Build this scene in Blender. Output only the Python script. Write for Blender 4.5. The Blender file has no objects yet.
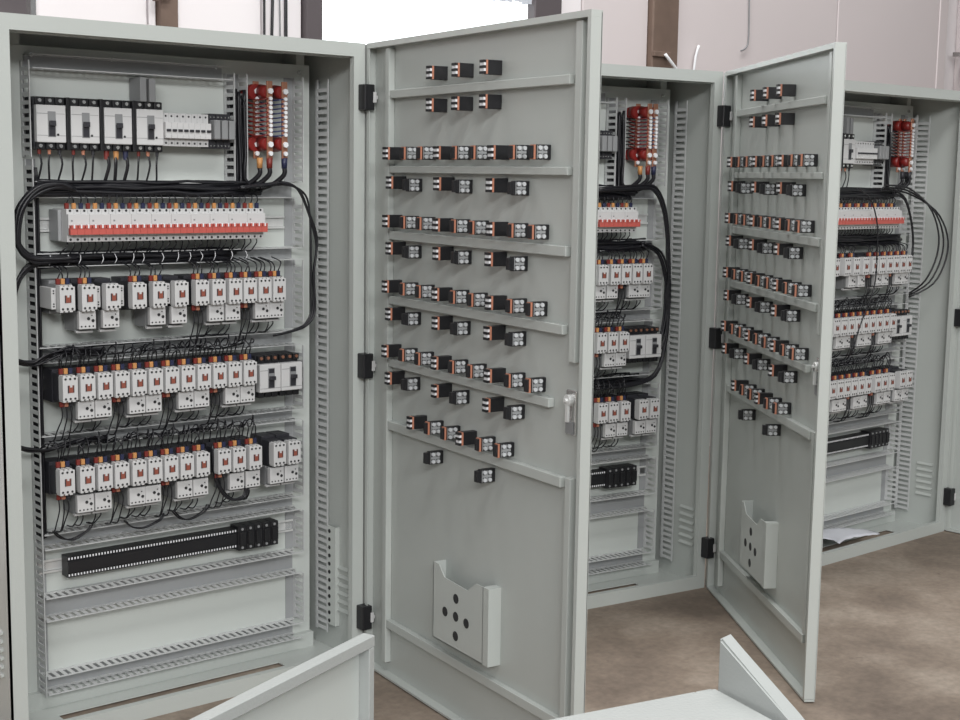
import bpy, bmesh, math, random
from mathutils import Vector, Matrix
random.seed(7)
sc = bpy.context.scene
COL = sc.collection
PI = math.pi

# ------------------------------------------------------------------ camera
cd = bpy.data.cameras.new('camera'); cam = bpy.data.objects.new('camera', cd); COL.objects.link(cam)
cd.sensor_width = 36; cd.lens = 1395.3874 / 960 * 36; cd.clip_start = .05; cd.clip_end = 100
R = Matrix(((0.77334124, 0.07168794, -0.62992394), (-0.63380564, 0.11137982, -0.76543122), (0.01528863, 0.99118887, 0.13157083)))
cam.matrix_world = Matrix.Translation((-1.169, -3.1393, 1.3785)) @ R.to_4x4()
sc.camera = cam

# ------------------------------------------------------------------ light of the place
w = bpy.data.worlds.new('world'); sc.world = w; w.use_nodes = True
bg = w.node_tree.nodes['Background']; bg.inputs[0].default_value = (0.93, 0.96, 1.0, 1); bg.inputs[1].default_value = 0.19

def area(name, loc, target, sx, sy, power, col=(1, 1, 1)):
    l = bpy.data.lights.new(name, 'AREA'); l.shape = 'RECTANGLE'; l.size = sx; l.size_y = sy; l.energy = power; l.color = col
    o = bpy.data.objects.new(name, l); COL.objects.link(o); o.location = loc
    o.rotation_euler = (Vector(target) - Vector(loc)).to_track_quat('-Z', 'Y').to_euler()
    return o
area('roof_skylight', (2.6, .7, 5.6), (2.6, -0.6, 0), 5.5, .7, 230, (1.0, 0.99, 0.98))
area('front_roof_skylight', (.2, -3.4, 5.6), (.6, -1.6, 0), 4.5, 1.0, 190, (1.0, 0.99, 0.97))
area('hall_window', (-3.0, -7.6, 4.1), (1.2, 0, 1.2), 6.5, 1.1, 520, (1.0, 1.0, 1.0))
sc.view_settings.view_transform = 'Standard'; sc.view_settings.look = 'None'
sc.view_settings.gamma = 1; sc.view_settings.use_curve_mapping = False
sc.view_settings.exposure = 0.0

# ------------------------------------------------------------------ materials
def mat(name, col, rough=.5, metal=0, bump=0, bscale=200, var=0, vscale=6, emit=None, coat=0, alpha=None, trans=0, spec=None):
    m = bpy.data.materials.new(name); m.use_nodes = True; nt = m.node_tree; b = nt.nodes['Principled BSDF']
    b.inputs['Base Color'].default_value = (*col, 1); b.inputs['Roughness'].default_value = rough; b.inputs['Metallic'].default_value = metal
    if coat: b.inputs['Coat Weight'].default_value = coat
    if spec is not None: b.inputs['Specular IOR Level'].default_value = spec
    if trans: b.inputs['Transmission Weight'].default_value = trans
    tc = nt.nodes.new('ShaderNodeTexCoord')
    if var:
        n = nt.nodes.new('ShaderNodeTexNoise'); n.inputs['Scale'].default_value = vscale; n.inputs['Detail'].default_value = 5
        nt.links.new(tc.outputs['Object'], n.inputs['Vector'])
        mx = nt.nodes.new('ShaderNodeMix'); mx.data_type = 'RGBA'
        mx.inputs[6].default_value = (*[max(0, c * (1 - var)) for c in col], 1); mx.inputs[7].default_value = (*[min(1, c * (1 + var)) for c in col], 1)
        nt.links.new(n.outputs['Fac'], mx.inputs[0]); nt.links.new(mx.outputs[2], b.inputs['Base Color'])
    if bump:
        n2 = nt.nodes.new('ShaderNodeTexNoise'); n2.inputs['Scale'].default_value = bscale; n2.inputs['Detail'].default_value = 2
        nt.links.new(tc.outputs['Object'], n2.inputs['Vector'])
        bp = nt.nodes.new('ShaderNodeBump'); bp.inputs['Strength'].default_value = bump; bp.inputs['Distance'].default_value = .001
        nt.links.new(n2.outputs['Fac'], bp.inputs['Height']); nt.links.new(bp.outputs[0], b.inputs['Normal'])
    if emit:
        b.inputs['Emission Color'].default_value = (*emit[0], 1); b.inputs['Emission Strength'].default_value = emit[1]
    return m
M = dict(
    paint=mat('grey_powder_coat', (.47, .497, .475), .27, bump=.25, bscale=420, var=.03, vscale=3),
    paint2=mat('grey_powder_coat_gloss', (.40, .42, .41), .26, bump=.5, bscale=160, var=.03),
    plate=mat('plate_paint', (.53, .56, .535), .35, bump=.2, bscale=420),
    pvc=mat('grey_and_shaded_pvc', (.30, .31, .315), .5),  # plain grey parts; on trunking bases the darker tone paints in shade
    pvcl=mat('light_pvc', (.52, .53, .53), .45),
    rail=mat('zinc_rail', (.74, .75, .74), .3, metal=.3, var=.08, vscale=40),
    steel2=mat('silver_screw', (.68, .70, .72), .3, metal=.25),
    steel=mat('bright_steel', (.75, .75, .74), .22, metal=.9),
    white=mat('white_plastic', (.56, .56, .56), .42),
    cream=mat('pale_plastic', (.50, .50, .50), .45),
    mid=mat('mid_grey_plastic', (.23, .235, .24), .5),
    dark=mat('charcoal_plastic', (.028, .028, .034), .45),
    black=mat('black_plastic', (.012, .012, .014), .4),
    cable=mat('black_cable', (.010, .010, .013), .38),
    hole=mat('terminal_hole', (.02, .02, .022), .6),
    red=mat('red_toggle', (.50, .105, .085), .45),
    brick=mat('red_brown_button', (.26, .075, .05), .5),
    bred=mat('red_boot', (.17, .022, .016), .45),
    byel=mat('yellow_boot', (.50, .24, .085), .45),
    bblu=mat('blue_boot', (.018, .022, .06), .45),
    borange=mat('orange_ring', (.45, .19, .12), .45),
    insul=mat('red_insulator', (.19, .014, .012), .4),
    copper=mat('copper_bar', (.42, .20, .13), .35, metal=.6, var=.15, vscale=60),
    navy=mat('blue_wire', (.02, .03, .10), .4),
    rwire=mat('red_wire', (.16, .015, .012), .4),
    tie=mat('white_cable_tie', (.75, .76, .78), .4),
    wall=mat('wall_sheet', (.66, .60, .60), .6, var=.05, vscale=1.5),
    wallw=mat('wall_sheet_white', (.84, .80, .81), .6, var=.04, vscale=2),
    post=mat('brown_rust_post', (.16, .11, .085), .7, var=.35, vscale=9),
    frame=mat('dark_window_frame', (.10, .085, .09), .55),
    pane=mat('bright_daylight_pane', (.9, .95, .96), .3, emit=((.93, 1.0, 1.0), 1.15)),
    film=mat('milky_plastic_film', (.62, .63, .68), .25, bump=.8, bscale=30),
    tape=mat('grey_film_strip', (.62, .65, .70), .4),
)
# concrete floor: stains, dust and fine grain
fm = bpy.data.materials.new('brown_concrete'); fm.use_nodes = True; nt = fm.node_tree; b = nt.nodes['Principled BSDF']
tc = nt.nodes.new('ShaderNodeTexCoord')
def noise(s, d=6, r=.6):
    n = nt.nodes.new('ShaderNodeTexNoise'); n.inputs['Scale'].default_value = s; n.inputs['Detail'].default_value = d; n.inputs['Roughness'].default_value = r
    nt.links.new(tc.outputs['Object'], n.inputs['Vector']); return n
def ramp(n, stops):
    r = nt.nodes.new('ShaderNodeValToRGB'); e = r.color_ramp.elements
    e[0].position, e[0].color = stops[0][0], (*stops[0][1], 1); e[1].position, e[1].color = stops[-1][0], (*stops[-1][1], 1)
    for p, c in stops[1:-1]:
        q = e.new(p); q.color = (*c, 1)
    nt.links.new(n.outputs['Fac'], r.inputs[0]); return r
r1 = ramp(noise(2.2), [(.34, (.15, .115, .09)), (.5, (.235, .185, .145)), (.68, (.36, .30, .245))])
r2 = ramp(noise(45, 4), [(.3, (.8, .8, .8)), (.7, (1.1, 1.1, 1.1))])
r3 = ramp(noise(9, 3, .8), [(.66, (1, 1, 1)), (.74, (.6, .57, .55))])
m1 = nt.nodes.new('ShaderNodeMix'); m1.data_type = 'RGBA'; m1.blend_type = 'MULTIPLY'; m1.inputs[0].default_value = 1
m2 = nt.nodes.new('ShaderNodeMix'); m2.data_type = 'RGBA'; m2.blend_type = 'MULTIPLY'; m2.inputs[0].default_value = 1
nt.links.new(r1.outputs[0], m1.inputs[6]); nt.links.new(r2.outputs[0], m1.inputs[7])
nt.links.new(m1.outputs[2], m2.inputs[6]); nt.links.new(r3.outputs[0], m2.inputs[7])
nt.links.new(m2.outputs[2], b.inputs['Base Color']); b.inputs['Roughness'].default_value = .62
M['floor'] = fm

# ------------------------------------------------------------------ mesh builder
class MB:
    def __init__(s): s.bm = bmesh.new(); s.sm = []
    def box(s, x0, y0, z0, x1, y1, z1):
        v = [s.bm.verts.new(p) for p in ((x0, y0, z0), (x1, y0, z0), (x1, y1, z0), (x0, y1, z0), (x0, y0, z1), (x1, y0, z1), (x1, y1, z1), (x0, y1, z1))]
        for f in ((3, 2, 1, 0), (4, 5, 6, 7), (0, 1, 5, 4), (1, 2, 6, 5), (2, 3, 7, 6), (3, 0, 4, 7)): s.bm.faces.new([v[i] for i in f])
        return s
    def cyl(s, c, ax, r, h, n=8, r2=None):
        c = Vector(c); ax = Vector(ax).normalized(); u = ax.orthogonal().normalized(); w_ = ax.cross(u)
        r2 = r if r2 is None else r2
        A = []; B = []
        for i in range(n):
            a = 2 * PI * i / n; d = u * math.cos(a) + w_ * math.sin(a)
            A.append(s.bm.verts.new(c + d * r)); B.append(s.bm.verts.new(c + ax * h + d * r2))
        for i in range(n):
            f = s.bm.faces.new((A[i], A[(i + 1) % n], B[(i + 1) % n], B[i])); f.smooth = n > 8
        s.bm.faces.new(A[::-1]); s.bm.faces.new(B); return s
    def tube(s, pts, r, n=6, sub=3):
        P = [Vector(p) for p in pts]
        if sub > 1 and len(P) > 2:      # catmull-rom
            Q = []; E = [P[0]] + P + [P[-1]]
            for i in range(1, len(E) - 2):
                for k in range(sub):
                    t = k / sub; a, b_, c, d = E[i - 1], E[i], E[i + 1], E[i + 2]
                    Q.append(.5 * ((2 * b_) + (c - a) * t + (2 * a - 5 * b_ + 4 * c - d) * t * t + (3 * b_ - a - 3 * c + d) * t ** 3))
            Q.append(P[-1]); P = Q
        rings = []; u = None
        for i, p in enumerate(P):
            t = (P[min(i + 1, len(P) - 1)] - P[max(i - 1, 0)])
            t = t.normalized() if t.length > 1e-9 else Vector((0, 0, 1))
            u = t.orthogonal().normalized() if u is None else (u - t * u.dot(t)).normalized()
            w_ = t.cross(u)
            rings.append([s.bm.verts.new(p + (u * math.cos(2 * PI * k / n) + w_ * math.sin(2 * PI * k / n)) * r) for k in range(n)])
        for a, b_ in zip(rings, rings[1:]):
            for k in range(n):
                f = s.bm.faces.new((a[k], a[(k + 1) % n], b_[(k + 1) % n], b_[k])); f.smooth = True
        s.bm.faces.new(rings[0][::-1]); s.bm.faces.new(rings[-1]); return s
    def prism(s, poly, y0, y1):         # polygon in xz, extruded along y
        A = [s.bm.verts.new((x, y0, z)) for x, z in poly]; B = [s.bm.verts.new((x, y1, z)) for x, z in poly]; n = len(poly)
        s.bm.faces.new(A); s.bm.faces.new(B[::-1])
        for i in range(n): s.bm.faces.new((A[i], B[i], B[(i + 1) % n], A[(i + 1) % n]))
        return s
    def mesh(s, name, m, bev=0, seg=1):
        if bev: bmesh.ops.bevel(s.bm, geom=s.bm.edges[:], offset=bev, segments=seg, affect='EDGES', clamp_overlap=True)
        bmesh.ops.recalc_face_normals(s.bm, faces=s.bm.faces[:])
        me = bpy.data.meshes.new(name); s.bm.to_mesh(me); s.bm.free(); me.materials.append(M[m]); return me
CACHE = {}
def gm(key, m, fn, bev=0):
    k = (key, m)
    if k not in CACHE:
        q = MB(); fn(q); CACHE[k] = q.mesh(key.split('|')[0], m, bev)
    return CACHE[k]

def link(name, data, parent=None, loc=None, rz=0):
    o = bpy.data.objects.new(name, data); COL.objects.link(o)
    if parent is not None: o.parent = parent
    if loc is not None: o.location = loc
    if rz: o.rotation_euler.z = rz
    return o
def tag(o, label=None, cat=None, group=None, kind=None):
    if label: o['label'] = label
    if cat: o['category'] = cat
    if group: o['group'] = group
    if kind: o['kind'] = kind
    return o
def thing(name, label, cat, loc, rz=0, group=None):
    return tag(link(name, None, None, loc, rz), label, cat, group)
def part(name, mesh, parent, label=None, kind=None, loc=None, rz=0):
    return tag(link(name, mesh, parent, loc, rz), label, None, None, kind)

ORD = ['first', 'second', 'third', 'fourth', 'fifth', 'sixth', 'seventh', 'eighth', 'ninth', 'tenth', 'eleventh', 'twelfth', 'thirteenth', 'fourteenth']

# ------------------------------------------------------------------ the room
def struct(name, mesh, parent=None, loc=None):
    o = link(name, mesh, parent, loc)
    if parent is None: o['kind'] = 'structure'
    return o
struct('floor', MB().box(-9, -9, -.1, 14, 1.6, 0).mesh('floor', 'floor'))
WY = 1.6
wall = struct('wall_back', MB().box(-9, WY + .06, 0, 14, WY + .16, 5.2).mesh('wall_core', 'wallw'))
# sheets between posts (window opening lies between x 1.90 and 3.00 above 1.9 m)
def sheet(x0, x1, m, z0=0., z1=5.2):
    struct('panel', MB().box(x0 + .004, WY, z0, x1 - .004, WY + .058, z1).mesh('panel', m, .004), wall)
for x0, x1 in ((-9, -6), (-6, -3), (-3, -.9), (-.9, .40)): sheet(x0, x1, 'wallw')
sheet(.40, .734, 'wallw', 0, 1.86)
for x0, x1 in ((.734, 1.16), (1.16, 1.195), (1.265, 1.63), (1.63, 1.81)): sheet(x0, x1, 'wallw')
sheet(1.81, 3.0, 'wallw', 0, 1.7)
sheet(3.15, 3.30, 'wallw')
for x0, x1 in ((3.30, 3.735), (3.915, 5.19), (5.19, 6.15)): sheet(x0, x1, 'wall')
for x0, x1 in ((6.42, 8.0), (8.0, 10.), (10., 12.), (12., 14.)): sheet(x0, x1, 'wall')
# small dark window, far left
wn = struct('window_1', MB().box(.40, WY + .01, 1.87, .72, WY + .05, 2.9).mesh('window_glass', 'frame'))
struct('frame', MB().box(.715, WY - .03, 1.86, .735, WY + .055, 2.9).box(.40, WY - .02, 1.86, .715, WY + .01, 1.885).mesh('frame', 'steel', .002), wn)
# large daylight window
wn = struct('window_2', MB().box(1.885, WY + .02, 1.72, 3.02, WY + .04, 3.6).mesh('pane', 'pane'))
struct('frame', MB().box(1.812, WY - .03, 1.7, 1.885, WY + .05, 3.6).mesh('frame', 'frame', .003), wn)
struct('sill', MB().box(1.90, WY - .05, 1.68, 3.02, WY + .05, 1.72).mesh('sill', 'wallw', .004), wn)
# posts
struct('trim_1', MB().box(2.99, WY - .03, 0, 3.150, WY + .055, 5.2).mesh('post', 'frame', .004))
struct('trim_2', MB().box(1.195, WY - .03, 0, 1.265, WY + .055, 5.2).mesh('post', 'post', .004))
struct('trim_3', MB().box(3.735, WY - .03, 0, 3.915, WY + .055, 5.2).mesh('post', 'post', .006))
struct('trim_4', MB().box(6.15, WY - .004, 0, 6.235, WY + .055, 5.2).mesh('post', 'wall', .004))
# ragged film hanging in the window head
q = MB(); x = 2.25
while x < 2.975:
    d = .01 + .05 * random.random(); z0 = 2.150 - .02 * (x - 2.25)
    q.box(x, WY - .006, z0 - d * .35, x + .018, WY - .002, 3.0); x += .019
tag(link('window_film', q.mesh('window_film', 'tape')), 'ragged pale plastic film hanging over the top right of the bright window', 'film')
# pipe in the right corner
pp = thing('drain_pipe', 'dark brown pipe running down the wall at the right edge', 'pipe', (6.36, WY - .10, 0))
part('tube', MB().tube([(0, 0, 0), (0, 0, 2.6), (0, 0, 5.2)], .055, 12, 1).mesh('tube', 'post'), pp)
for zz in (.8, 2.10):
    part('collar', MB().cyl((0, 0, zz), (0, 0, 1), .066, .05, 12).mesh('collar', 'frame'), pp)
    part('bracket', MB().box(-.05, .04, zz + .012, .05, .10, zz + .037).mesh('bracket', 'steel'), pp)
# cables hanging on the wall by the first post
for i, (x, dx, r, lb) in enumerate(((1.632, .0, .005, 'leftmost thin black cable hanging on the wall left of the bright window'), (1.668, .01, .006, 'black cable hanging on the wall, second of the four left of the bright window'),
                          (1.700, -.006, .003, 'thin grey cable hanging on the wall, third of the four left of the bright window'), (1.727, .0, .007, 'rightmost and thickest black cable hanging left of the bright window'))):
    tag(link('hanging_cable', MB().tube([(x + dx, WY - .012, .3), (x - dx, WY - .012, 1.5), (x, WY - .014, 2.0), (x + dx, WY - .012, 2.6), (x, WY - .012, 3.6)], r, 6).mesh('cable', 'mid' if i == 2 else 'cable')), lb, 'cable', 'cables hanging by the window')
tag(link('wall_cord', MB().tube([(4.43, WY - .008, 3.4), (4.445, WY - .008, 2.4), (4.455, WY - .008, 2.10), (4.44, WY - .008, 2.04), (4.40, WY - .008, 2.02)], .004, 6).mesh('cord', 'mid')), 'thin dark cord curling at its end on the wall above the middle door', 'cord')
tag(link('white_rod', MB().tube([(4.02, WY - .03, 1.5), (4.03, WY - .03, 1.9), (4.06, WY - .03, 2.02)], .007, 6).mesh('rod', 'tie')), 'thin white rod standing against the wall beside the brown post', 'rod')
tb = thing('conduit_clamp', 'rusty clamp with a stub of cable fixed low on the brown post', 'clamp', (3.79, WY - .042, 1.96))
part('plate', MB().box(-.06, -.01, -.012, .05, .01, .012).mesh('plate', 'post', .002), tb)
part('cable_stub', MB().tube([(.0, -.02, 0), (.05, -.03, -.05), (.12, -.02, -.10)], .008).mesh('stub', 'tie'), tb)
tb = thing('cross_clamp', 'small brown clamp on the wall post above the left cabinet', 'clamp', (1.20, WY - .06, 1.99))
part('hook', MB().box(-.05, -.01, -.008, .02, .01, .008).cyl((-.04, 0, -.015), (0, 0, 1), .012, .03).mesh('hook', 'post', .001), tb)

# ------------------------------------------------------------------ cabinets
W, H, LIP, BL, D, YP = 1.0, 1.7204, .0354, .0436, .30, .22
CAB = {'A': ((0, 0), 0., 1.4439, 1.0, 0., 'near left cabinet'),
       'B': ((1.3603, .0494), -.1273, 1.102, 1.04, .60, 'middle cabinet'),
       'C': ((2.7138, -.1603), .0296, 1.62, 1.0, .33, 'right-hand cabinet')}
def wpos(c, x, y, z):
    (ox, oy), a = CAB[c][0], CAB[c][1]
    return (ox + x * math.cos(a) - y * math.sin(a), oy + x * math.sin(a) + y * math.cos(a), z)

def f_shell(q):
    t = .002
    q.box(0, .0, 0, t, D, H); q.box(W - t, 0, 0, W, D, H)
    q.box(0, D - t, 0, W, D, H); q.box(0, 0, H - t, W, D, H)
    f = .018
    q.box(0, -.001, 0, LIP, f, H + .0005); q.box(W - LIP, -.001, 0, W, f, H + .0005)
    q.box(LIP, -.001, H - LIP, W - LIP, f, H + .0005); q.box(LIP, -.001, 0, W - LIP, f, BL)
    # gutter lip behind the opening
    q.box(LIP - .004, f, H - LIP - .004, W - LIP + .004, f + .012, H - LIP + .003)
    # bottom pan round the gland opening
    z0, z1 = .004, .007; a0, a1, b0, b1 = .165, .81, .078, .140
    q.box(0, f, z0, W, b0, z1); q.box(0, b1, z0, W, D, z1); q.box(0, b0, z0, a0, b1, z1); q.box(a1, b0, z0, W, b1, z1)
    q.box(LIP, .20, z1, W - LIP, D, .05)
def comb(q, L, wd, axis, dep=.058, pitch=.020, sides=(0, 1)):
    """two slotted side walls of a wiring trunking, length L along x (axis 0) or z (axis 1); y from 0 (back) to -dep"""
    n = int(L / pitch)
    for s in [(0, wd - .002)[i] for i in sides]:
        def b(a0, a1, y0, y1):
            if axis == 0: q.box(a0, y0, s, a1, y1, s + .002)
            else: q.box(s, y0, a0, s + .002, y1, a1)
        b(0, L, -.013, 0)
        for k in range(n):
            a = (k + .2) * pitch; b(a, a + pitch * .5, -dep + .006, -.013)
        b(0, L, -dep, -dep + .006)
def duct(cab, x0, z0, x1, z1, cover, yb=YP, dep=.058, sides=(0, 1)):
    ax = 0 if (x1 - x0) > (z1 - z0) else 1
    L = (x1 - x0) if ax == 0 else (z1 - z0); wd = (z1 - z0) if ax == 0 else (x1 - x0)
    key = '%.3f_%.3f_%d%s' % (L, wd, ax, sides)
    def base(q):
        if ax == 0: q.box(0, -.002, 0, L, 0, wd)
        else: q.box(0, -.002, 0, wd, 0, L)
    p = part('cable_trunking', gm('trunking_base|' + key, 'pvc', base), cab, loc=(x0, yb, z0))  # base coloured darker than its walls, painting the shade behind the slots
    part('slotted_wall', gm('slotted_wall|%.3f' % dep + key, 'pvcl', lambda q: comb(q, L, wd, ax, dep, sides=sides)), p, kind='stuff')
    if cover:
        def cov(q):
            if ax == 0: q.box(0, -dep - .006, -.0015, L, -dep - .003, wd + .0015)
            else: q.box(-.0015, -dep - .006, 0, wd + .0015, -dep - .003, L)
        part('trunking_cover', gm('cover|%.3f' % dep + key, 'pvc', cov, .0008), p)

def f_hinge(q): q.box(-.020, -.034, -.034, .012, -.001, .034)
def build_cabinet(c):
    (ox, oy), a, da, dw, xm, nm = CAB[c]
    lab = {'A': 'tall light grey steel switch cabinet, nearest, at the left, with its door wide open',
           'B': 'light grey steel switch cabinet in the middle, half hidden behind the nearest open door',
           'C': 'light grey steel switch cabinet furthest right, partly behind the second open door'}[c]
    cab = thing('switch_cabinet', lab, 'cabinet', (ox, oy, 0), a, 'open grey switch cabinets')
    sh = part('shell', gm('shell', 'paint', f_shell), cab)
    for k in range(6):
        part('louver', gm('louver_in', 'paint', lambda q: q.prism([(0, 0), (-.007, -.001), (-.007, .002), (0, .009)], .062, .132)), sh, loc=(W - .002, 0, .130 + k * .0247))
        if c == 'A':
            part('louver', gm('louver_out', 'paint', lambda q: q.prism([(0, 0), (-.007, -.002), (-.007, .004), (0, .008)], .055, .135)), sh, loc=(0, 0, .17 + k * .021))
    pl = part('mounting_plate', gm('mounting_plate', 'plate', lambda q: q.box(.10, YP, .03, .965, YP + .003, 1.672), .001), cab)
    part('plate_bolt', gm('plate_bolts', 'steel', lambda q: [q.cyl((x, YP, z), (0, -1, 0), .006, .006, 6) for x in (.17, .378, .671, .93) for z in (1.65, .04)]), pl)
    part('plate_support', gm('plate_support', 'paint', lambda q: [q.box(x, YP + .003, .015, x + .025, D - .002, H - .004) for x in (.12, .925)]), cab)
    # trunking
    hz = [(1.615, 1.650, 0), (1.307, 1.347, 0), (1.138, 1.172, 0), (.901, .941, 0), (.687, .720, 0), (.430, .470, 0), (.245, .306, 0), (.053, .098, 0)]
    for z0, z1, cv in hz:
        duct(cab, .152, z0, .905 if z0 < 1.5 else .69, z1, cv, dep=.058)
    duct(cab, .1455, .05, .175, 1.40, 0, sides=(0,)); duct(cab, .1425, 1.405, .152, 1.634, 0, sides=(0,))
    for z0, z1 in ((.10, .243), (.308, .428), (.722, .899), (.943, 1.136), (1.174, 1.305), (.472, .685), (1.35, 1.634)):
        duct(cab, .882, z0, .910, z1, 0, sides=(1,))
    duct(cab, .696, 1.349, .736, 1.634, 0)
    duct(cab, .984, .055, .9965, 1.634, 0, yb=YP, dep=.066, sides=(0,))
    # perforated bracket low on the right wall
    if c == 'A':
        br = part('perforated_bracket', gm('bracket', 'plate', lambda q: q.box(.984, .114, .083, .9865, .153, .374).box(.9865, .114, .083, .998, .116, .374)), cab)
        for k in range(12):
            part('bolt_hole', gm('bolt_hole', 'hole', lambda q: q.cyl((0, 0, 0), (-1, 0, 0), .0058, .0012, 10)), br, loc=(.9838, .144, .094 + k * .0241))
    # DIN rails
    for z, x0, x1 in ((1.483, .489, .685), (1.240, .155, .878), (1.065, .155, .878), (.846, .155, .878), (.615, .155, .878), (.375, .155, .903)):
        def f(q, L=x1 - x0):
            q.box(0, -.0085, -.0175, L, -.0075, -.011); q.box(0, -.0085, .011, L, -.0075, .0175)
            q.box(0, -.0085, -.012, L, -.001, -.011); q.box(0, -.0085, .011, L, -.001, .012); q.box(0, -.002, -.012, L, -.001, .012)
        part('din_rail', gm('din_rail|%.3f' % (x1 - x0), 'rail', f), cab, loc=(x0, YP, z))
    # hinges
    for z in (1.5788, .8556, .1441):
        h = part('hinge', gm('hinge', 'black', f_hinge, .002), cab, loc=(W - .002, 0, z))
        part('hinge_pin', gm('hinge_pin', 'white', lambda q: q.box(.006, -.037, -.014, .016, -.020, .014).box(.012, -.034, -.005, .022, -.022, .005), .001), h)
    # door leaf: local x from hinge to free edge, y = away from the inner side
    g = dw
    door = part('door', gm('door_%.2f' % dw, 'paint', lambda q: (q.box(.0, .026, .006, g, .028, H - .004))), cab, loc=(W - .001, -.012, 0), rz=PI + da)
    def rim(q):
        q.box(-.034, .004, .004, .0, .028, H - .002); q.box(g - .012, -.001, .011, g, .029, H - .0141)
        q.box(0, -.001, H - .014, g, .029, H); q.box(0, 0, .004, g, .028, .010)
        q.box(0.0005, 0, .0105, .014, .002, H - .0145)
    part('door_rim', gm('rim%.2f' % dw, 'paint', rim), door)
    s = dw
    def rib(x0, z0, x1, z1, t=.018):
        m = gm('rib|%.3f%.3f%.3f' % (x1 - x0, z1 - z0, t), 'paint', lambda q: q.box(0, -t, 0, x1 - x0, 0, z1 - z0), .0015)
        part('stiffener', m, door, loc=(x0, .026, z0))
    rib(.088 * s, .04, .108 * s, 1.703); rib(.935 * s, .978, .958 * s, 1.703); rib(.933 * s, .17, .953 * s, .722)
    if c == 'C': pass
    for z0, z1, x1 in ((1.573, 1.594, .912), (1.380, 1.398, .912), (1.205, 1.228, .912), (1.034, 1.056, .907), (.866, .887, .861), (.694, .718, .912), (.140, .164, .93)):
        rib(.110 * s, z0, x1 * s, z1, .016)
    # document pocket
    def pocket(q):
        q.prism([(0, 0), (.238, 0), (.238, .193), (.205, .193), (.165, .165), (.055, .17), (.028, .198), (.0, .198)], -.036, -.034)
        q.box(0, -.036, 0, .238, 0, .002); q.box(0, -.036, 0, .002, 0, .198); q.box(.236, -.036, 0, .262, -.0, .193)
    pk = part('document_pocket', gm('document_pocket', 'paint', pocket), door, loc=(.397 * s, .026, .204))
    for x, z in ((.112, .130), (.060, .083), (.112, .084), (.162, .081), (.112, .034)):
        part('finger_hole', gm('finger_hole', 'hole', lambda q: q.cyl((0, -.0355, 0), (0, -1, 0), .0125, .0012, 14)), pk, loc=(x, 0, z))
    lt = part('door_latch', gm('door_latch', 'steel', lambda q: q.box(0, -.006, 0, .036, 0, .10), .0015), door, loc=(.914 * s, .026, .815))
    part('latch_cam', gm('latch_cam', 'rail', lambda q: q.cyl((.018, -.006, .078), (0, -1, 0), .013, .012, 12).box(.013, -.018, .03, .023, -.012, .085).cyl((.018, -.018, .078), (0, -1, 0), .005, .006), .0006), lt)
    part('latch_grip', gm('latch_grip', 'mid', lambda q: q.box(.004, -.010, .003, .032, -.006, .030), .001), lt)
    return cab
for c in 'ABC': build_cabinet(c)

# ------------------------------------------------------------------ switch blocks on the doors
def door_block(c, ux, z, kind, label, group, collar=True):
    (ox, oy), a, da, dw, xm, nm = CAB[c]
    th = a + PI + da
    h = Vector(wpos(c, W - .001, -.012, 0))
    e = Vector((math.cos(th), math.sin(th), 0)); yv = Vector((-math.sin(th), math.cos(th), 0))
    p = h + e * (ux * dw) + yv * .026 + Vector((0, 0, z))
    cat = 'contact block' if kind == 'T' else 'lamp block'
    o = thing('contact_block' if kind == 'T' else 'lamp_block', label, cat, p, th, group)
    # local: x along the door (free edge +), -y out of the door's inner face
    L = .048 if kind == 'T' else .050; wd = .018 if kind == 'T' else .014
    part('housing', gm('block_housing' + kind, 'black', lambda q: (q.box(-wd, -L + .008, -.0165, 0, 0, .0165)), .0012), o)
    if collar: part('collar', gm('block_collar' + kind, 'borange', lambda q: (q.box(-wd - .0006, -L + .003, -.016, .0006, -L + .0080, .016))), o, 'orange collar')
    if kind == 'T':
        part('terminal', gm('block_end', 'black', lambda q: [q.box(-wd, -L - .004, z0, 0, -L + .003, z0 + .006) for z0 in (-.016, -.003, .010)]), o, kind='stuff')
        part('terminal_pin', gm('block_pin', 'tie', lambda q: [q.box(-wd + .001, -L - .0025, z0, -.0005, -L + .003, z0 + .0065) for z0 in (-.0098, .0033)]), o, 'white terminal pins', 'stuff')
    else:
        part('terminal', gm('block_end2', 'black', lambda q: q.box(-wd, -L - .002, -.014, 0, -L + .008, .014), .001), o)
        part('screw_plate', gm('screw_plate', 'pvc', lambda q: [q.box(0, -.0385, -.0145, .0016, -.0370, .0145), q.box(0, -.036, -.0030, .0022, -.012, .0030), q.box(0, -.0262, -.0135, .0018, -.0225, .0135)]), o, 'grey terminal plates', 'stuff')
        part('screw', gm('block_screw', 'steel2', lambda q: [q.cyl((0, y, zz), (1, 0, 0), .0050, .0040, 8) for y in (-.0310, -.0165) for zz in (-.0092, .0092)]), o, 'silver screws', 'stuff')
    return o
ENDS = [.196, .284, .368, .456, .535, .619, .703, .786, .868]
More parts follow.
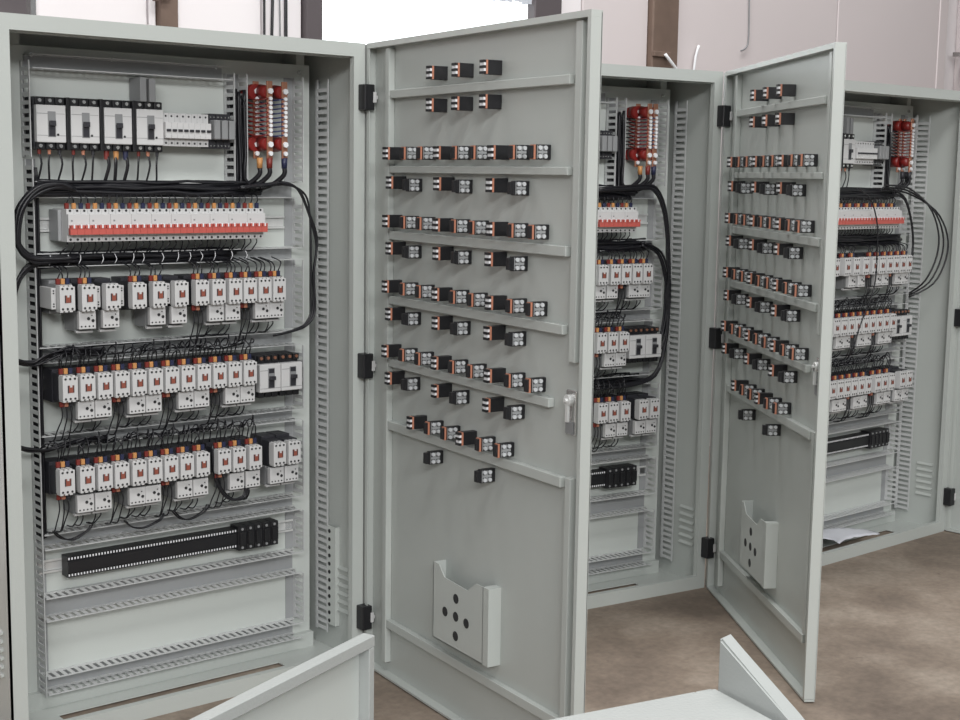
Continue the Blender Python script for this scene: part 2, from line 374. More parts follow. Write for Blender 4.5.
def rows(c):
    dn = 'nearest open door' if c == 'A' else 'second open door'
    grp = 'switch blocks on the ' + dn
    ro = 0
    def nm(kind, row, k, n):
        thing_ = 'black contact block' if kind == 'T' else 'lamp block'
        return '%s, %s from the hinge in the %s row down, %s' % (thing_, ORD[k], ORD[row], dn)
    z = 1.624
    layout = [(1.624, [(u, 'T') for u in (.419, .540, .665)]), (1.546, [(u, 'T') for u in (.419, .540, .665)])]
    nine = [(u, 'TXX'[i % 3]) for i, u in enumerate(ENDS)]
    pair = [(.215, 'T'), (.299, 'X'), (.459, 'T'), (.543, 'X'), (.699, 'T'), (.786, 'X')]
    for z9, zp in ((1.430, 1.352), (1.255, 1.182), (1.084, 1.010), (.913, .840)):
        layout += [(z9, nine), (zp, pair)]
    layout += [(.743, [(u, 'TXX'[i % 3]) for i, u in enumerate((.336, .420, .502, .580, .664, .745))]), (.666, [(.420, 'X'), (.664, 'X')])]
    for r, (z, L) in enumerate(layout):
        for k, (u, kd) in enumerate(L):
            dz = 0
            if L is pair: dz = -.002 if kd == 'X' else .003
            du = .02 if (c == 'B' and u > 0) else 0
            door_block(c, u - .040 + (.0 if c == 'A' else .008), z + dz, kd, nm(kd, r, k, len(L)), grp, not (kd == 'X' and (L is pair or len(L) == 2)))
rows('A'); rows('B')

# ------------------------------------------------------------------ devices on the mounting plates
PHASE = ('bred', 'byel', 'bblu')
WN = 'wire'
def f_wire(q, kind, seed, h):
    r = random.Random(seed * 77 + len(kind)); rr = .0018
    x = 0
    if kind == 'up':        # into the trunking above
        dx = r.uniform(-.012, .012)
        q.tube([(0, 0, 0), (dx * .3, -.004, h * .4), (dx, .004, h * .8), (dx * 1.3, .035, h), (dx * 1.5, .06, h * 1.12)], rr, 5, 3)
    elif kind == 'loop':    # springs forward in a curl before it enters the trunking
        dx = r.uniform(-.03, .03); s = r.uniform(.8, 1.2)
        q.tube([(0, 0, 0), (0, -.006, h * .5), (dx * .4, -.010, h * 1.0 * s), (dx * .9, .004, h * 1.45 * s), (dx * 1.5, .016, h * 1.25 * s), (dx * 1.7, .030, h * .8), (dx * 1.7, .05, h * .7)], rr, 5, 3)
    elif kind == 'down':
        dx = r.uniform(-.016, .006)
        q.tube([(0, 0, 0), (.001, -.002, -h * .3), (dx, .004, -h * .7), (dx * 1.2, .02, -h), (dx * 1.2, .05, -h * 1.08)], rr, 5, 3)
def boot(o, x, y, z, col, kind, seed, h, up=True):
    b_ = part('terminal_boot', gm('terminal_boot', col, lambda q: q.box(-.0050, -.0040, -.0072, .0050, .0040, .0072), .0012), o, {'bred': 'red boot', 'byel': 'yellow boot', 'bblu': 'blue boot', 'borange': 'orange boot', 'dark': None}[col], loc=(x, y, z))
    part(WN, gm('wire|%s%d%.3f' % (kind, seed, h), 'cable', lambda q: f_wire(q, kind, seed, h)), b_, loc=(0, 0, .007 if up else -.007))

def contactor(c, x, z, row, label, group, top='loop', toph=.04, bottom=None, both=.10, aux=0, seed=0):
    o = thing('contactor', label, 'contactor', wpos(c, x, YP - .0092, z), CAB[c][1], group)
    hm = 'mid' if row == 3 and aux == -1 else 'dark'
    def hs(q):
        q.box(-.0214, -.058, -.041, .0214, 0, .041); q.box(-.0210, -.098, -.034, .0210, -.058, .034)
    part('housing', gm('contactor_housing', hm, hs, .001), o)
    part('front_cover', gm('contactor_cover', 'white', lambda q: [q.box(-.0215, -.124, -.0290, .0170, -.098, .0290), q.box(.0172, -.112, -.023, .0216, -.098, .023)] + [q.box(xx - .0040, -.1235, -.0328, xx + .0040, -.100, .0328) for xx in (-.0170, -.0050, .0070)], .0005), o)
    part('terminal_screw', gm('contactor_screws', 'hole', lambda q: [q.cyl((xx, -.1238, zz), (0, -1, 0), .0030, .0009, 8) for xx in (-.0145, -.0025, .0095) for zz in (-.0245, .0245)] + [q.cyl((.0198, -.1118, zz), (0, -1, 0), .0017, .0008, 6) for zz in (-.016, .016)]), o, 'black terminal holes', kind='stuff')
    bt = part('indicator_button', gm('indicator', 'brick', lambda q: q.box(-.0095, -.1256, -.0095, .0065, -.124, .0085), .0006), o, 'red-brown button')
    part('button_mark', gm('button_mark', 'dark', lambda q: q.box(-.0095, -.1262, -.0095, -.0070, -.1254, .0090).box(.0045, -.1262, -.0085, .0065, -.1254, .0090)), bt)
    part('button_notch', gm('button_notch', 'white', lambda q: q.box(-.004, -.1266, .004, .0015, -.1254, .0092)), bt)
    if aux:
        s = aux
        part('auxiliary_block', gm('aux_block', 'cream', lambda q: q.box(-.006, -.104, -.026, .006, -.02, .026), .001), o, 'narrow pale side block', loc=(s * .0290, 0, 0))
        part('auxiliary_screw', gm('aux_screw', 'hole', lambda q: [q.cyl((0, -.1038, zz), (0, -1, 0), .0022, .0008, 6) for zz in (-.019, -.013, .013, .019)]), o, loc=(s * .0290, 0, 0))
    if top:
        for k, cl in enumerate(PHASE):
            boot(o, -.0145 + .0120 * k, -.096, .0405, cl, top, (seed * 3 + k) % 7, toph)
    if bottom:
        for k in range(3):
            boot(o, -.0145 + .0120 * k, -.096, -.0405, ('bred', 'borange', 'dark')[k], 'down', (seed + k) % 5, both, False)
    return o
def relay(c, x, z, label, group, seed=0, wires=True, hw=.05):
    o = thing('overload_relay', label, 'relay', wpos(c, x, YP - .012, z), CAB[c][1], group)
    part('housing', gm('relay_housing', 'mid', lambda q: q.box(-.0215, -.075, -.030, .0215, -.01, .024).box(-.0215, -.088, -.024, .0215, -.075, .020), .001), o)
    part('front_cover', gm('relay_cover', 'white', lambda q: q.box(-.0217, -.102, -.0225, .0217, -.088, .0225), .0012), o)
    part('terminal_ledge', gm('relay_ledge', 'cream', lambda q: q.box(-.0215, -.082, -.034, .0215, -.070, -.028), .001), o)
    part('setting_dial', gm('relay_dial', 'hole', lambda q: q.cyl((.002, -.1018, .0035), (0, -1, 0), .0040, .0015, 10)), o, 'black setting dial')
    part('push_button', gm('relay_buttons', 'hole', lambda q: q.cyl((.0135, -.1018, -.002), (0, -1, 0), .0040, .0015, 10).cyl((.011, -.1018, .011), (0, -1, 0), .0018, .001, 6)), o)
    part('terminal_screw', gm('relay_holes', 'hole', lambda q: [q.cyl((xx, -.1018, -.0155), (0, -1, 0), .0023, .0009, 6) for xx in (-.016, -.006, .004, .014)]), o, kind='stuff')
    if wires:
        for k in range(2):
            part(WN, gm('wire|down%d%.3f' % ((seed + k) % 5, hw), 'cable', lambda q: f_wire(q, 'down', (seed + k) % 5, hw)), o, loc=(-.012 + .014 * k, -.074, -.030))
    return o

def devices(c):
    (ox, oy), a, da, dw, xm, nm = CAB[c]
    rz = a
    def vis(x): return x > xm - .03
    def ordl(xs, i):
        v = [x for x in xs if vis(x)]
        if c == 'A': return ORD[i] + ' from the left'
        return ORD[len(xs) - 1 - i] + ' from the right'
    inn = ' in the ' + nm
    # --- row 1: moulded case breakers
    XS = [.1905 + .0862 * k for k in range(4)]
    for i, x in enumerate(XS):
        if not vis(x): continue
        lab = '%s large breaker%s, top row, %s' % (ORD[i] + ' from the left' if c == 'A' else ORD[3 - i] + ' from the right', ' with tall dark barriers above' if i == 3 else (' with bright coloured cable boots' if i == 2 and c == 'A' else ''), nm)
        o = thing('case_breaker', lab, 'breaker', wpos(c, x, YP, 1.486), rz, 'breakers in the top row' + inn); o.scale = (1, .71, 1)
        part('housing', gm('mccb_housing', 'dark', lambda q: q.box(-.0375, -.075, -.063, .0375, 0, .063), .001), o)
        part('front_cover', gm('mccb_cover', 'white', lambda q: q.box(-.0365, -.098, -.046, .0365, -.075, .043), .0015), o)
        part('cover_line', gm('mccb_line', 'mid', lambda q: q.box(-.036, -.0984, .022, -.008, -.0979, .0235).box(-.036, -.0984, -.030, .036, -.0979, -.0288).box(.012, -.0984, .022, .034, -.0979, .023)), o, kind='stuff')
        t = part('toggle_recess', gm('mccb_recess', 'mid', lambda q: q.box(-.009, -.0995, -.033, .011, -.0975, .028), .0008), o)
        part('toggle', gm('mccb_toggle', 'dark', lambda q: q.box(-.006, -.112, -.006, .008, -.099, .006).box(-.007, -.1002, -.031, .009, -.0994, .002), .001), t)
        part('reset_button', gm('mccb_reset', 'hole', lambda q: q.cyl((.016, -.0975, -.027), (0, -1, 0), .003, .002, 8)), o)
        part('terminal', gm('mccb_term', 'black', lambda q: [q.box(-.036 + .0255 * k, -.088, s * .0530 - .009, -.015 + .0255 * k, -.06, s * .0530 + .009) for k in range(3) for s in (-1, 1)], .001), o, kind='stuff')
        part('terminal_bolt', gm('mccb_bolt', 'steel', lambda q: [q.cyl((-.0255 + .0255 * k, -.088, s * .054), (0, -1, 0), .0045, .003, 8) for k in range(3) for s in (-1, 1)]), o, 'steel terminal bolts', kind='stuff')
        if i < 3: part('barrier', gm('mccb_barrier', 'black', lambda q: q.box(.0385, -.10, -.064, .0470, 0, .063), .001), o)
        if i == 3:
            part('phase_barrier', gm('phase_barrier', 'mid', lambda q: q.box(-.026, -.098, .062, -.009, -.01, .122).box(-.001, -.098, .062, .016, -.01, .120), .001), o, 'tall dark grey phase barriers')
        for k in range(3):
            cl = PHASE[k] if i == 2 else ('bred', 'borange', 'dark')[k]
            def bo(q, big=(i == 2)): q.cyl((0, 0, 0), (0, 0, -1), .0075 if big else .005, .022 if big else .012, 8, .006 if big else .004)
            b_ = part('cable_boot', gm('cable_boot%d' % (i == 2), cl, bo), o, loc=(-.0255 + .0255 * k, -.074, -.062))
            sd = (i + k) % 4
            part(WN, gm('cable_down|%d%d' % (i == 2, sd), 'cable', lambda q: q.tube([(0, 0, -.01), (random.Random(sd).uniform(-.005, .006), -.004, -.035), (random.Random(sd + 9).uniform(-.012, .012), .012, -.075), (random.Random(sd + 9).uniform(-.012, .012), .03, -.095)], .0045 if i == 2 else .0026, 6, 3)), b_)
    # --- miniature breakers and dark relays
    XS = [.4955 + .0162 * k for k in range(8)]
    for i, x in enumerate(XS):
        if not vis(x): continue
        o = thing('miniature_breaker', 'slim white single-pole breaker, %s from the large breakers, %s' % (ORD[i], nm), 'breaker', wpos(c, x, YP - .0092, 1.481), rz, 'slim single-pole breakers' + inn)
        part('housing', gm('mcb1_housing', 'white', lambda q: q.box(-.0079, -.052, -.042, .0079, 0, .042).box(-.0079, -.068, -.022, .0079, -.052, .018), .0007), o)
        part('toggle', gm('mcb1_toggle', 'dark', lambda q: q.box(-.0055, -.072, -.005, .0055, -.067, .001), .0005), o)
        part('terminal_screw', gm('mcb1_screw', 'hole', lambda q: [q.cyl((0, -.0515, s * .034), (0, -1, 0), .0028, .001, 8) for s in (-1, 1)]), o, kind='stuff')
    for i, x in enumerate((.632, .654, .675)):
        if not vis(x): continue
        o = thing('plug_relay', 'dark grey plug-in relay, %s of three right of the slim breakers, %s' % (ORD[i], nm), 'relay', wpos(c, x, YP - .0092, 1.481), rz, 'dark plug-in relays' + inn)
        part('socket', gm('plug_socket', 'dark', lambda q: q.box(-.010, -.045, -.045, .010, 0, .045), .001), o)
        part('relay_case', gm('plug_case', 'mid', lambda q: q.box(-.0088, -.075, -.022, .0088, -.045, .028), .002), o)
        part('terminal_screw', gm('plug_screw', 'steel', lambda q: [q.cyl((xx, -.045, zz), (0, -1, 0), .0022, .001, 6) for xx in (-.005, .005) for zz in (-.038, .036)]), o, kind='stuff')
    # --- busbars
    o = thing('busbar_set', 'copper busbars with bright screws on red insulators, upper right, ' + nm, 'busbar', wpos(c, .79, YP, 1.51), rz, None)
    bars = ((-.028, .040), (-.010, .0), (.036, .0)) if c == 'A' else (((-.004, .04), (.012, .0), (.036, .0)) if c == 'B' else ((.010, .045), (.022, .0), (.034, .04)))
    for j, (bx, bd) in enumerate(bars):
        part('busbar', gm('busbar', 'copper', lambda q: q.box(-.0085, -.098, -.098, .0085, -.092, .106), .001), o, loc=(bx, bd, 0))
        for zz in (.078, -.058):
            def ins(q):
                q.cyl((0, 0, 0), (0, -1, 0), .017, .03, 14, .021); q.cyl((0, -.03, 0), (0, -1, 0), .021, .03, 14, .021); q.cyl((0, -.06, 0), (0, -1, 0), .021, .032, 14, .016) if bd == 0 else None
            part('insulator', gm('insulator%d' % (bd > 0), 'insul', ins), o, 'dark red insulator', loc=(bx - .002, 0, zz))
        def scr(q):
            for k in range(9): q.cyl((0, -.098, -.034 + k * .0118), (0, -1, 0), .0052, .006, 8)
            q.cyl((0, -.098, .080), (0, -1, 0), .008, .006, 6); q.cyl((0, -.098, -.060), (0, -1, 0), .008, .006, 6); q.cyl((0, -.098, -.084), (0, -1, 0), .0065, .006, 6)
        part('busbar_screw', gm('bus_screw', 'tie', scr), o, 'bright screws in a row', kind='stuff', loc=(bx, bd, 0))
        def tails(q):
            for k in range(9): q.tube([(0, -.096, -.034 + k * .0118), (-.014, -.098, -.036 + k * .0118), (-.030, -.075, -.038 + k * .0118), (-.045, -.045, -.030 + k * .0118)], .0021, 5, 2)
        part('branch_wire', gm('tails', ('cable', 'rwire', 'navy')[j], tails), o, kind='stuff', loc=(bx, bd, 0))
        def lug(q):
            q.cyl((0, -.094, -.095), (0, 0, -1), .0085, .028, 10, .0075)
        cb = part('cable_boot', gm('bus_boot', ('byel', 'bred', 'bblu')[j] if c != 'C' else 'dark', lug), o, ('yellow', 'red', 'blue')[j] + ' boot' if c != 'C' else None, loc=(bx, bd * .5, 0))
        part('feed_cable', gm('feed|%d' % j, 'cable', lambda q: q.tube([(0, -.094, -.122), (0, -.092, -.14), (-.02, -.07, -.165), (-.05, -.05, -.178)], .0065, 8, 3)), cb)
    # --- row 2: three-pole breakers
    XS = [.2125 + .0549 * (k + .5) for k in range(10)]
    for i, x in enumerate(XS):
        if not vis(x): continue
        o = thing('three_pole_breaker', 'white three-pole breaker with red toggles, %s, %s' % (ordl(XS, i), nm), 'breaker', wpos(c, x, YP - .0092, 1.2405), rz, 'three-pole breakers with red toggles' + inn)
        part('housing', gm('mcb3_housing', 'white', lambda q: [q.box(-.0272 + .01822 * k, -.084, -.040, -.0272 + .01822 * k + .0179, 0, .040) for k in range(3)] + [q.box(-.0272, -.094, -.022, .0272, -.084, .028)], .0006), o)
        for k in range(3):
            t = part('toggle', gm('mcb3_toggle', 'red', lambda q: q.box(-.0088, -.106, -.0215, .0088, -.0935, -.006).box(-.0070, -.108, -.006, -.0018, -.0935, .0015).box(.0030, -.108, -.006, .0080, -.0935, .0015)), o, 'red toggle', loc=(-.0182 + .01822 * k, 0, 0))
            part('toggle_tip', gm('mcb3_tip', 'tie', lambda q: q.box(-.0016, -.107, -.0058, .0028, -.0935, .0035)), t, 'white tip')
        part('terminal_screw', gm('mcb3_screw', 'hole', lambda q: [q.cyl((-.0182 + .01822 * k, -.0835, s), (0, -1, 0), .0033, .001, 8) for k in range(3) for s in (-.034, .036)]), o, kind='stuff')
        part('label_dot', gm('mcb3_dot', 'mid', lambda q: q.box(-.0205, -.0945, .010, -.0160, -.0939, .014)), o)
        for k in range(3):
            boot(o, -.0182 + .01822 * k, -.064, .047, ('bblu', 'bred', 'byel')[(k + 1) % 3], 'up', (i + k) % 7, .026)
            part(WN, gm('wire|down%d%.3f' % ((i + k) % 5, .034), 'cable', lambda q: f_wire(q, 'down', (i + k) % 5, .034)), o, loc=(-.0182 + .01822 * k, -.060, -.040))
    if c == 'A':
        o = thing('end_clamp', 'grey end clamp on the rail left of the red-toggle breakers, near left cabinet', 'clamp', wpos(c, .2075, YP - .0092, 1.24), rz)
        part('body', gm('end_clamp', 'pvc', lambda q: q.box(-.0045, -.055, -.038, .0045, 0, .038), .001), o)
    # --- row 3
    XS = [.196, .252, .314, .384, .440, .500, .559, .607, .656, .700, .745, .789]
    for i, x in enumerate(XS):
        if not vis(x): continue
        contactor(c, x, 1.066, 3, 'white contactor, %s in the upper contactor row, %s' % (ordl(XS, i), nm), 'contactors in the upper row' + inn,
                  None if i in (2, 5) else 'up', .030, i in (6, 9), .095, {0: -1, 1: 1, 2: 1, 4: 1}.get(i, 0), i)
    for i, k in enumerate((1, 2, 4, 5, 7, 8, 10, 11)):
        if not vis(XS[k]): continue
        relay(c, XS[k], 1.010, 'overload relay under the contactor %s, upper row, %s' % (ordl(XS, k), nm), 'overload relays of the upper row' + inn, i, i > 3, .035)
    # --- row 4
    XS = [.198 + .0455 * k for k in range(12)]
    for i, x in enumerate(XS):
        if not vis(x): continue
        contactor(c, x, .846, 4, 'white contactor, %s in the middle contactor row, %s' % (ordl(XS, i), nm), 'contactors in the middle row' + inn,
                  'loop', .032, i % 3 == 0, .085, 0, i)
        if i % 3: relay(c, x, .787, 'overload relay under the contactor %s, middle row, %s' % (ordl(XS, i), nm), 'overload relays of the middle row' + inn, i, True, .032)
    for i, x in enumerate((.775, .843)):
        o = thing('switch_breaker', '%s one of two dark-toggle breakers ending the middle row, %s' % (('left', 'right')[i], nm), 'breaker', wpos(c, x, YP - .0092, .822), rz, 'pair of moulded breakers' + inn)
        part('housing', gm('sb_housing', 'dark', lambda q: q.box(-.033, -.07, -.052, .033, 0, .060), .001), o)
        part('front_cover', gm('sb_cover', 'white', lambda q: q.box(-.0328, -.094, -.038, .0328, -.070, .038), .0014), o)
        part('cover_line', gm('sb_line', 'mid', lambda q: q.box(-.032, -.0944, .021, -.005, -.0939, .0225).box(-.032, -.0944, -.028, .032, -.0939, -.0268)), o, kind='stuff')
        t = part('toggle_recess', gm('sb_recess', 'mid', lambda q: q.box(-.008, -.0955, -.028, .013, -.0935, .028), .0008), o)
        part('toggle', gm('sb_toggle', 'dark', lambda q: q.box(-.005, -.107, -.004, .010, -.095, .006).box(-.006, -.0962, -.026, .011, -.0954, 0).box(-.006, -.0962, .014, .011, -.0954, .026), .001), t)
        part('terminal', gm('sb_term', 'black', lambda q: [q.box(-.031 + .0215 * k, -.082, z0, -.013 + .0215 * k, -.05, z0 + .016) for k in range(3) for z0 in (-.054, .045)], .001), o, kind='stuff')
        part('terminal_bolt', gm('sb_bolt', 'copper', lambda q: [q.cyl((-.022 + .0215 * k, -.082, .054), (0, -1, 0), .0045, .003, 8) for k in range(3)]), o, 'copper terminal bolts', kind='stuff')
    # --- row 5
    XS = [.185, .237, .284, .329, .376, .420, .465, .510, .556, .619, .664, .713, .788, .835]
    for i, x in enumerate(XS):
        if not vis(x): continue
        contactor(c, x, .6155, 5, 'white contactor, %s in the lowest contactor row, %s' % (ordl(XS, i), nm), 'contactors in the lowest row' + inn,
                  'loop' if i < 12 else None, .036, i in (0, 3, 6, 9), .085, 0, i + 1)
        if i in (1, 2, 4, 5, 7, 8, 10, 11, 12, 13):
            relay(c, x, .551 if i < 9 else .553, 'overload relay under the contactor %s, lowest row, %s' % (ordl(XS, i), nm), 'overload relays of the lowest row' + inn, i, i < 12, .036)
    # --- terminal strip
    x0 = max(.214, xm - .03)
    o = thing('terminal_strip', 'long strip of black terminals on the lower rail, ' + nm, 'terminal strip', wpos(c, x0, YP - .0092, .375), rz)
    n = int((.707 - x0) / .0081)
    part('terminal_block', gm('terminals|%d' % n, 'black', lambda q: [q.box(k * .0081, -.036, -.027, k * .0081 + .0075, 0, .027) for k in range(n)] + [q.box(0, -.04, -.014, n * .0081, -.036, .014)]), o, kind='stuff')
    part('terminal_screw', gm('term_screws|%d' % n, 'tie', lambda q: [q.box(k * .0081 + .0022, -.0372, s * .0215 - .0028, k * .0081 + .0056, -.0355, s * .0215 + .0028) for k in range(n) for s in (-1, 1)]), o, 'tiny pale screws', 'stuff')
    for k in range(5):
        b_ = part('power_terminal', gm('power_terminal', 'black', lambda q: q.box(0, -.046, -.034, .0245, 0, .034).box(.003, -.052, -.018, .0215, -.046, .018), .001), o, 'larger black terminal', loc=(n * .0081 + .0255 * k, 0, 0))
        part('terminal_screw', gm('power_screw', 'mid', lambda q: q.cyl((.012, -.046, .026), (0, -1, 0), .004, .0015, 8).cyl((.012, -.046, -.026), (0, -1, 0), .004, .0015, 8)), b_, kind='stuff')
    # --- cable bundles lying in the trunking
    def strands(name, label, x0, x1, z0, z1, y0, y1, n, rad, wob, seed, ties=0):
        r = random.Random(seed)
        x0 = max(x0, xm - .03)
        o = thing(name, label, 'cables', wpos(c, x0, YP, (z0 + z1) / 2), rz)
        q = MB(); zm = (z0 + z1) / 2
        for i in range(n):
            a = r.uniform(z0, z1) - zm; yy = r.uniform(y0, y1) - YP; pts = []; x = 0; L = (x1 - x0) - r.uniform(0, .06)
            while x < L:
                pts.append((x, yy + r.uniform(-wob, wob) * .5, a + r.uniform(-wob, wob))); x += r.uniform(.05, .09)
            if len(pts) > 2: q.tube(pts, r.uniform(.75, 1.15) * rad, 5, 2)
        part('strand', q.mesh('strands', 'cable'), o, kind='stuff')
        for k in range(ties):
            x = (x1 - x0) * (k + .5) / ties + r.uniform(-.01, .01)
            t = r.uniform(-.006, .006)
            part('cable_tie', gm('tie|%d' % (k % 3), 'tie', lambda q: q.tube([(-.004, y0 - YP - .006, -.012), (.0, y0 - YP - .010, 0), (t, y0 - YP - .006, .012)], .0010, 4, 2)), o, 'white tie', loc=(x, 0, 0))
    strands('cable_bundle', 'thick black cable bundle in the trunking above the red-toggle breakers, ' + nm, .155, .80, 1.310, 1.346, .152, .200, 34, .0058, .004, 1)
    strands('cable_bundle', 'black cable bundle in the trunking below the red-toggle breakers, ' + nm, .16, .74 if c == 'A' else .87, 1.140, 1.172, .156, .20, 26 if c == 'A' else 34, .005, .004, 2, 14 if c == 'A' else 0)
    strands('cable_bundle', 'loose black wires in the trunking above the middle contactor row, ' + nm, .16, .80, .902, .938, .170, .205, 2, .0024, .008, 3)
    strands('cable_bundle', 'loose black wires in the trunking above the lowest contactor row, ' + nm, .16, .78 if c != 'B' else .87, .684, .716, .170, .205, 2 if c != 'B' else 34, .0026 if c != 'B' else .004, .008, 4)
    if c == 'A':
        r = random.Random(8); q = MB()
        for i in range(14):
            xx = r.uniform(-.006, .006); yy = r.uniform(-.048, -.008)
            q.tube([(xx + r.uniform(-.002, .002), yy, z) for z in (.16, .4, .7, 1.0, 1.08)], .0030, 5, 2)
        o = thing('cable_riser', 'black cables standing upright in the left-hand trunking, near left cabinet', 'cables', wpos(c, .157, YP, .30), rz)
        part('strand', q.mesh('strands', 'cable'), o, kind='stuff')
    # vertical bundle beside the busbars
    r = random.Random(5); q = MB()
    for i in range(12):
        xx = r.uniform(.702, .730) - .716; yy = r.uniform(-.06, -.02)
        q.tube([(xx + r.uniform(-.003, .003), yy, z) for z in (.24 - r.uniform(0, .04), .18, .12, .06, 0)] + [(xx + r.uniform(-.01, .03), yy - .005, -.03)], .0048, 5, 2)
    o = thing('cable_riser', 'black cable bundle running upright just left of the busbars, ' + nm, 'cables', wpos(c, .716, YP, 1.36), rz)
    part('strand', q.mesh('strands', 'cable'), o, kind='stuff')
for c in 'ABC': devices(c)

# ------------------------------------------------------------------ free loops of cable
def loop(c, label, pts, n, rad, spread, seed, m='cable', grp=None):
    r = random.Random(seed); q = MB(); p0 = Vector(pts[0])
    for i in range(n):
        d = Vector((r.uniform(-1, 1), r.uniform(-1, 1), r.uniform(-1, 1))) * spread
        q.tube([Vector(p) - p0 + d + Vector((r.uniform(-1, 1), 0, r.uniform(-1, 1))) * spread * .5 for p in pts], rad, 6, 4)
    o = link('cable_loop', q.mesh('cable_loop', m), None, wpos(c, *p0), CAB[c][1])
    tag(o, label, 'cable', grp)
Y = lambda L, y: [(a, y, b_) for a, b_ in L]
loop('A', 'black cables curving down from the busbars along the right side of the near left cabinet', Y([(.70, 1.335), (.784, 1.343), (.830, 1.350), (.878, 1.330), (.908, 1.276), (.934, 1.207), (.938, 1.165), (.926, 1.097), (.929, .999), (.905, .959), (.860, .944), (.80, .935)], .135), 2, .0034, .004, 1)
loop('A', 'thinner black cable inside the curve of the right-hand loop, near left cabinet', Y([(.76, 1.335), (.83, 1.344), (.885, 1.330), (.912, 1.289), (.919, 1.166), (.918, 1.055), (.918, .99), (.89, .95)], .140), 1, .003, 0, 2)
loop('A', 'thick black cables swinging out left between the two upper bundles, near left cabinet', Y([(.24, 1.330), (.204, 1.338), (.154, 1.330), (.112, 1.29), (.096, 1.243), (.100, 1.195), (.130, 1.162), (.19, 1.158), (.24, 1.156)], .142), 7, .0050, .008, 3)
loop('A', 'black cables bending down behind the left frame below the second bundle', Y([(.26, 1.156), (.18, 1.158), (.125, 1.140), (.098, 1.100), (.080, 1.02), (.07, .90), (.08, .80)], .160), 4, .0045, .006, 4)
loop('A', 'cable bundle from the left frame above the middle contactor row, near left cabinet', Y([(.06, .925), (.093, .914), (.13, .906), (.168, .918), (.219, .932), (.27, .926), (.31, .92)], .145), 6, .0032, .007, 5)
loop('A', 'cable bundle from the left frame above the lowest contactor row, near left cabinet', Y([(.06, .72), (.092, .703), (.115, .693), (.162, .692), (.227, .704), (.27, .706), (.31, .70)], .145), 6, .0032, .007, 6)
loop('A', 'thick dark wires looping below the right group of lowest contactors, near left cabinet', Y([(.60, .655), (.602, .60), (.612, .555), (.630, .520), (.660, .500), (.690, .505), (.700, .53)], .118), 3, .0036, .006, 7)
for i, (x0, x1) in enumerate(((.17, .27), (.36, .47), (.50, .60))):
    loop('A', 'flat wire loop sagging under the lowest contactors, %s from the left, near cabinet' % ORD[i], Y([(x0, .485), (x0 + .02, .462), ((x0 + x1) / 2, .456), (x1 - .01, .472), (x1, .487)], .150), 2, .0022, .004, 8 + i)
r_ = random.Random(21)
for row, zt, n in (('middle', .905, 11), ('lowest', .688, 12)):
    for k in range(n):
        x = .19 + .045 * k + r_.uniform(-.01, .01); h = r_.uniform(.012, .030); w_ = r_.uniform(.022, .05) * r_.choice((-1, 1))
        loop('A', 'small black wire curl above the %s contactor row, %s from the left, near left cabinet' % (row, ORD[k]), [(x, .128, zt - .02), (x, .120, zt + h * .5), (x + w_ * .3, .122, zt + h), (x + w_ * .8, .130, zt + h * .9), (x + w_, .150, zt + h * .2)], 1, .0018, .003, k, grp='wire curls above the %s contactor row' % row)
loop('B', 'thick black cable bundle curving down the right side of the middle cabinet', Y([(.60, 1.336), (.774, 1.345), (.845, 1.335), (.890, 1.256), (.908, 1.10), (.914, 1.005), (.910, .837), (.864, .722), (.758, .696), (.62, .694)], .135), 5, .0040, .006, 11)
loop('B', 'black cables leaving the second bundle and dropping at the right of the middle cabinet', Y([(.80, 1.16), (.87, 1.13), (.905, 1.05), (.912, .95), (.90, .86), (.88, .80)], .138), 4, .0040, .006, 12)
for k, (dx, lb) in enumerate(((0, 'outermost of three black cable loops at the right of the right-hand cabinet'), (-.05, 'middle of three black cable loops at the right of the right-hand cabinet'), (-.10, 'innermost of three black cable loops at the right of the right-hand cabinet'))):
    loop('C', lb, [(a + dx * f, yy - k * .010, b_ + k * .009) for a, yy, b_, f in ((.644, .14, 1.345, 0), (.79, .12, 1.335, .2), (.90, .06, 1.27, .8), (.955, .035, 1.175, 1), (.955, .035, 1.08, 1), (.915, .06, .985, .9), (.845, .12, .932, .3))], 1, .0035, 0, 13 + k)
loop('C', 'bundle of black cables falling in front of the breaker row, right-hand cabinet', Y([(.70, 1.335), (.78, 1.30), (.83, 1.22), (.85, 1.12), (.84, 1.03)], .110), 3, .0034, .010, 17)
loop('C', 'thin black cable hanging in front of the red-toggle breakers, right-hand cabinet', Y([(.42, 1.35), (.50, 1.31), (.55, 1.22), (.56, 1.10), (.55, .98), (.47, .84), (.44, .76)], .085), 1, .0028, 0, 18)

# plastic sheet lying in the bottom of cabinet C
bm = bmesh.new(); nx, ny = 14, 8; r = random.Random(3); G = []
for j in range(ny + 1):
    row = []
    for i in range(nx + 1):
        u, v = i / nx, j / ny; x = u * .24 + .02 * math.sin(v * 5); y = v * .15 + .02 * math.sin(u * 4)
        row.append(bm.verts.new((x, y, .006 + .016 * math.sin(u * PI) * math.sin(v * PI) + r.uniform(0, .004))))
    G.append(row)
for j in range(ny):
    for i in range(nx): bm.faces.new((G[j][i], G[j][i + 1], G[j + 1][i + 1], G[j + 1][i])).smooth = True
me = bpy.data.meshes.new('sheet'); bm.to_mesh(me); bm.free(); me.materials.append(M['film'])
o = link('plastic_sheet', me, None, wpos('C', .33, .03, .0455), CAB['C'][1]); tag(o, 'crumpled milky plastic sheet lying in the bottom of the right-hand cabinet', 'plastic sheet')
sm_ = o.modifiers.new('thick', 'SOLIDIFY'); sm_.thickness = .0012

# ------------------------------------------------------------------ foreground enclosure with its ajar door
en = thing('low_enclosure', 'low grey steel enclosure in the foreground, bright flat top and raised side flange, door ajar', 'enclosure', (.44, -1.766, 0), -.207)
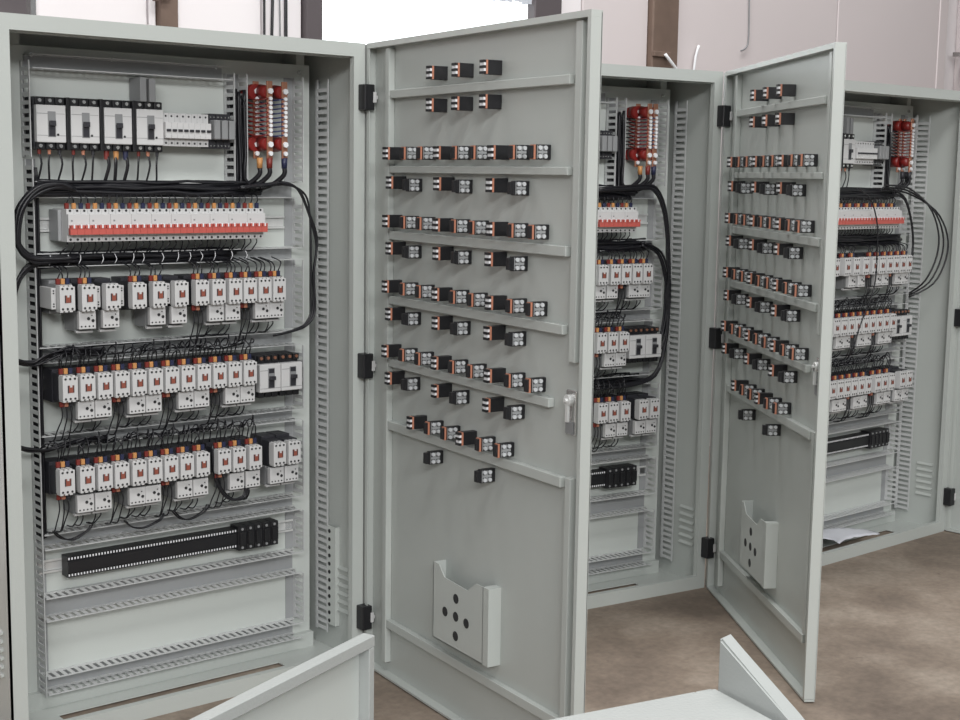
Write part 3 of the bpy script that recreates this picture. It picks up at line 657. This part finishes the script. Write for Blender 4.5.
# local x back-edge direction reversed: body spans x -.92..0, y -.36..0
part('body', MB().box(-.92, -.36, 0, -.004, -.012, .600).mesh('body', 'paint2', .006, 3), en)
part('frame', MB().box(-.92, -.012, .0, -.885, 0, .594).box(-.035, -.012, 0, -.004, 0, .594).box(-.885, -.012, .56, -.035, 0, .594).box(-.885, -.012, 0, -.035, 0, .04).mesh('frame', 'paint2', .002), en)
bm = bmesh.new()
# tapered side plate: highest at the rear, running down towards the viewer
A = [Vector((.433, -1.780, 0)), Vector((.433, -1.780, .681)), Vector((.403, -1.94, .607)), Vector((.372, -2.10, .530)), Vector((.372, -2.10, 0))]
off = Vector((.034, .006, 0))
va = [bm.verts.new(p) for p in A]; vb = [bm.verts.new(p + off) for p in A]
bm.faces.new(va); bm.faces.new(vb[::-1])
for i in range(5): bm.faces.new((va[i], vb[i], vb[(i + 1) % 5], va[(i + 1) % 5]))
bmesh.ops.bevel(bm, geom=bm.edges[:], offset=.004, segments=2, affect='EDGES')
bmesh.ops.recalc_face_normals(bm, faces=bm.faces[:])
bmesh.ops.transform(bm, matrix=(Matrix.Translation((.44, -1.766, 0)) @ Matrix.Rotation(-.207, 4, 'Z')).inverted(), verts=bm.verts[:])
me = bpy.data.meshes.new('side_flange'); bm.to_mesh(me); bm.free(); me.materials.append(M['paint2'])
part('side_flange', me, en, 'raised tapering side flange')
# door leaf L (world coordinates from z=.6 fit): free top corner (.143,-1.25)
p1 = Vector((.145, -1.240, 0)); p0 = Vector((-.46, -1.480, 0)); d = p1 - p0; Ld = d.length; ang = math.atan2(d.y, d.x)
inv = (Matrix.Translation((.44, -1.766, 0)) @ Matrix.Rotation(-.207, 4, 'Z')).inverted()
dl = part('door', MB().box(0.001, -.003, .024, Ld - .017, -.001, .5795).mesh('leaf', 'plate'), en, 'door leaf standing ajar')
dl.matrix_local = inv @ Matrix.Translation(p0) @ Matrix.Rotation(ang, 4, 'Z')
part('door_rim', MB().box(0, -.024, .580, Ld, .0, .600).box(Ld - .016, -.0235, .024, Ld - .0003, .0005, .5795).box(0, -.024, .02, Ld, 0, .0235)
     .mesh('rim', 'paint2', .0012), dl)
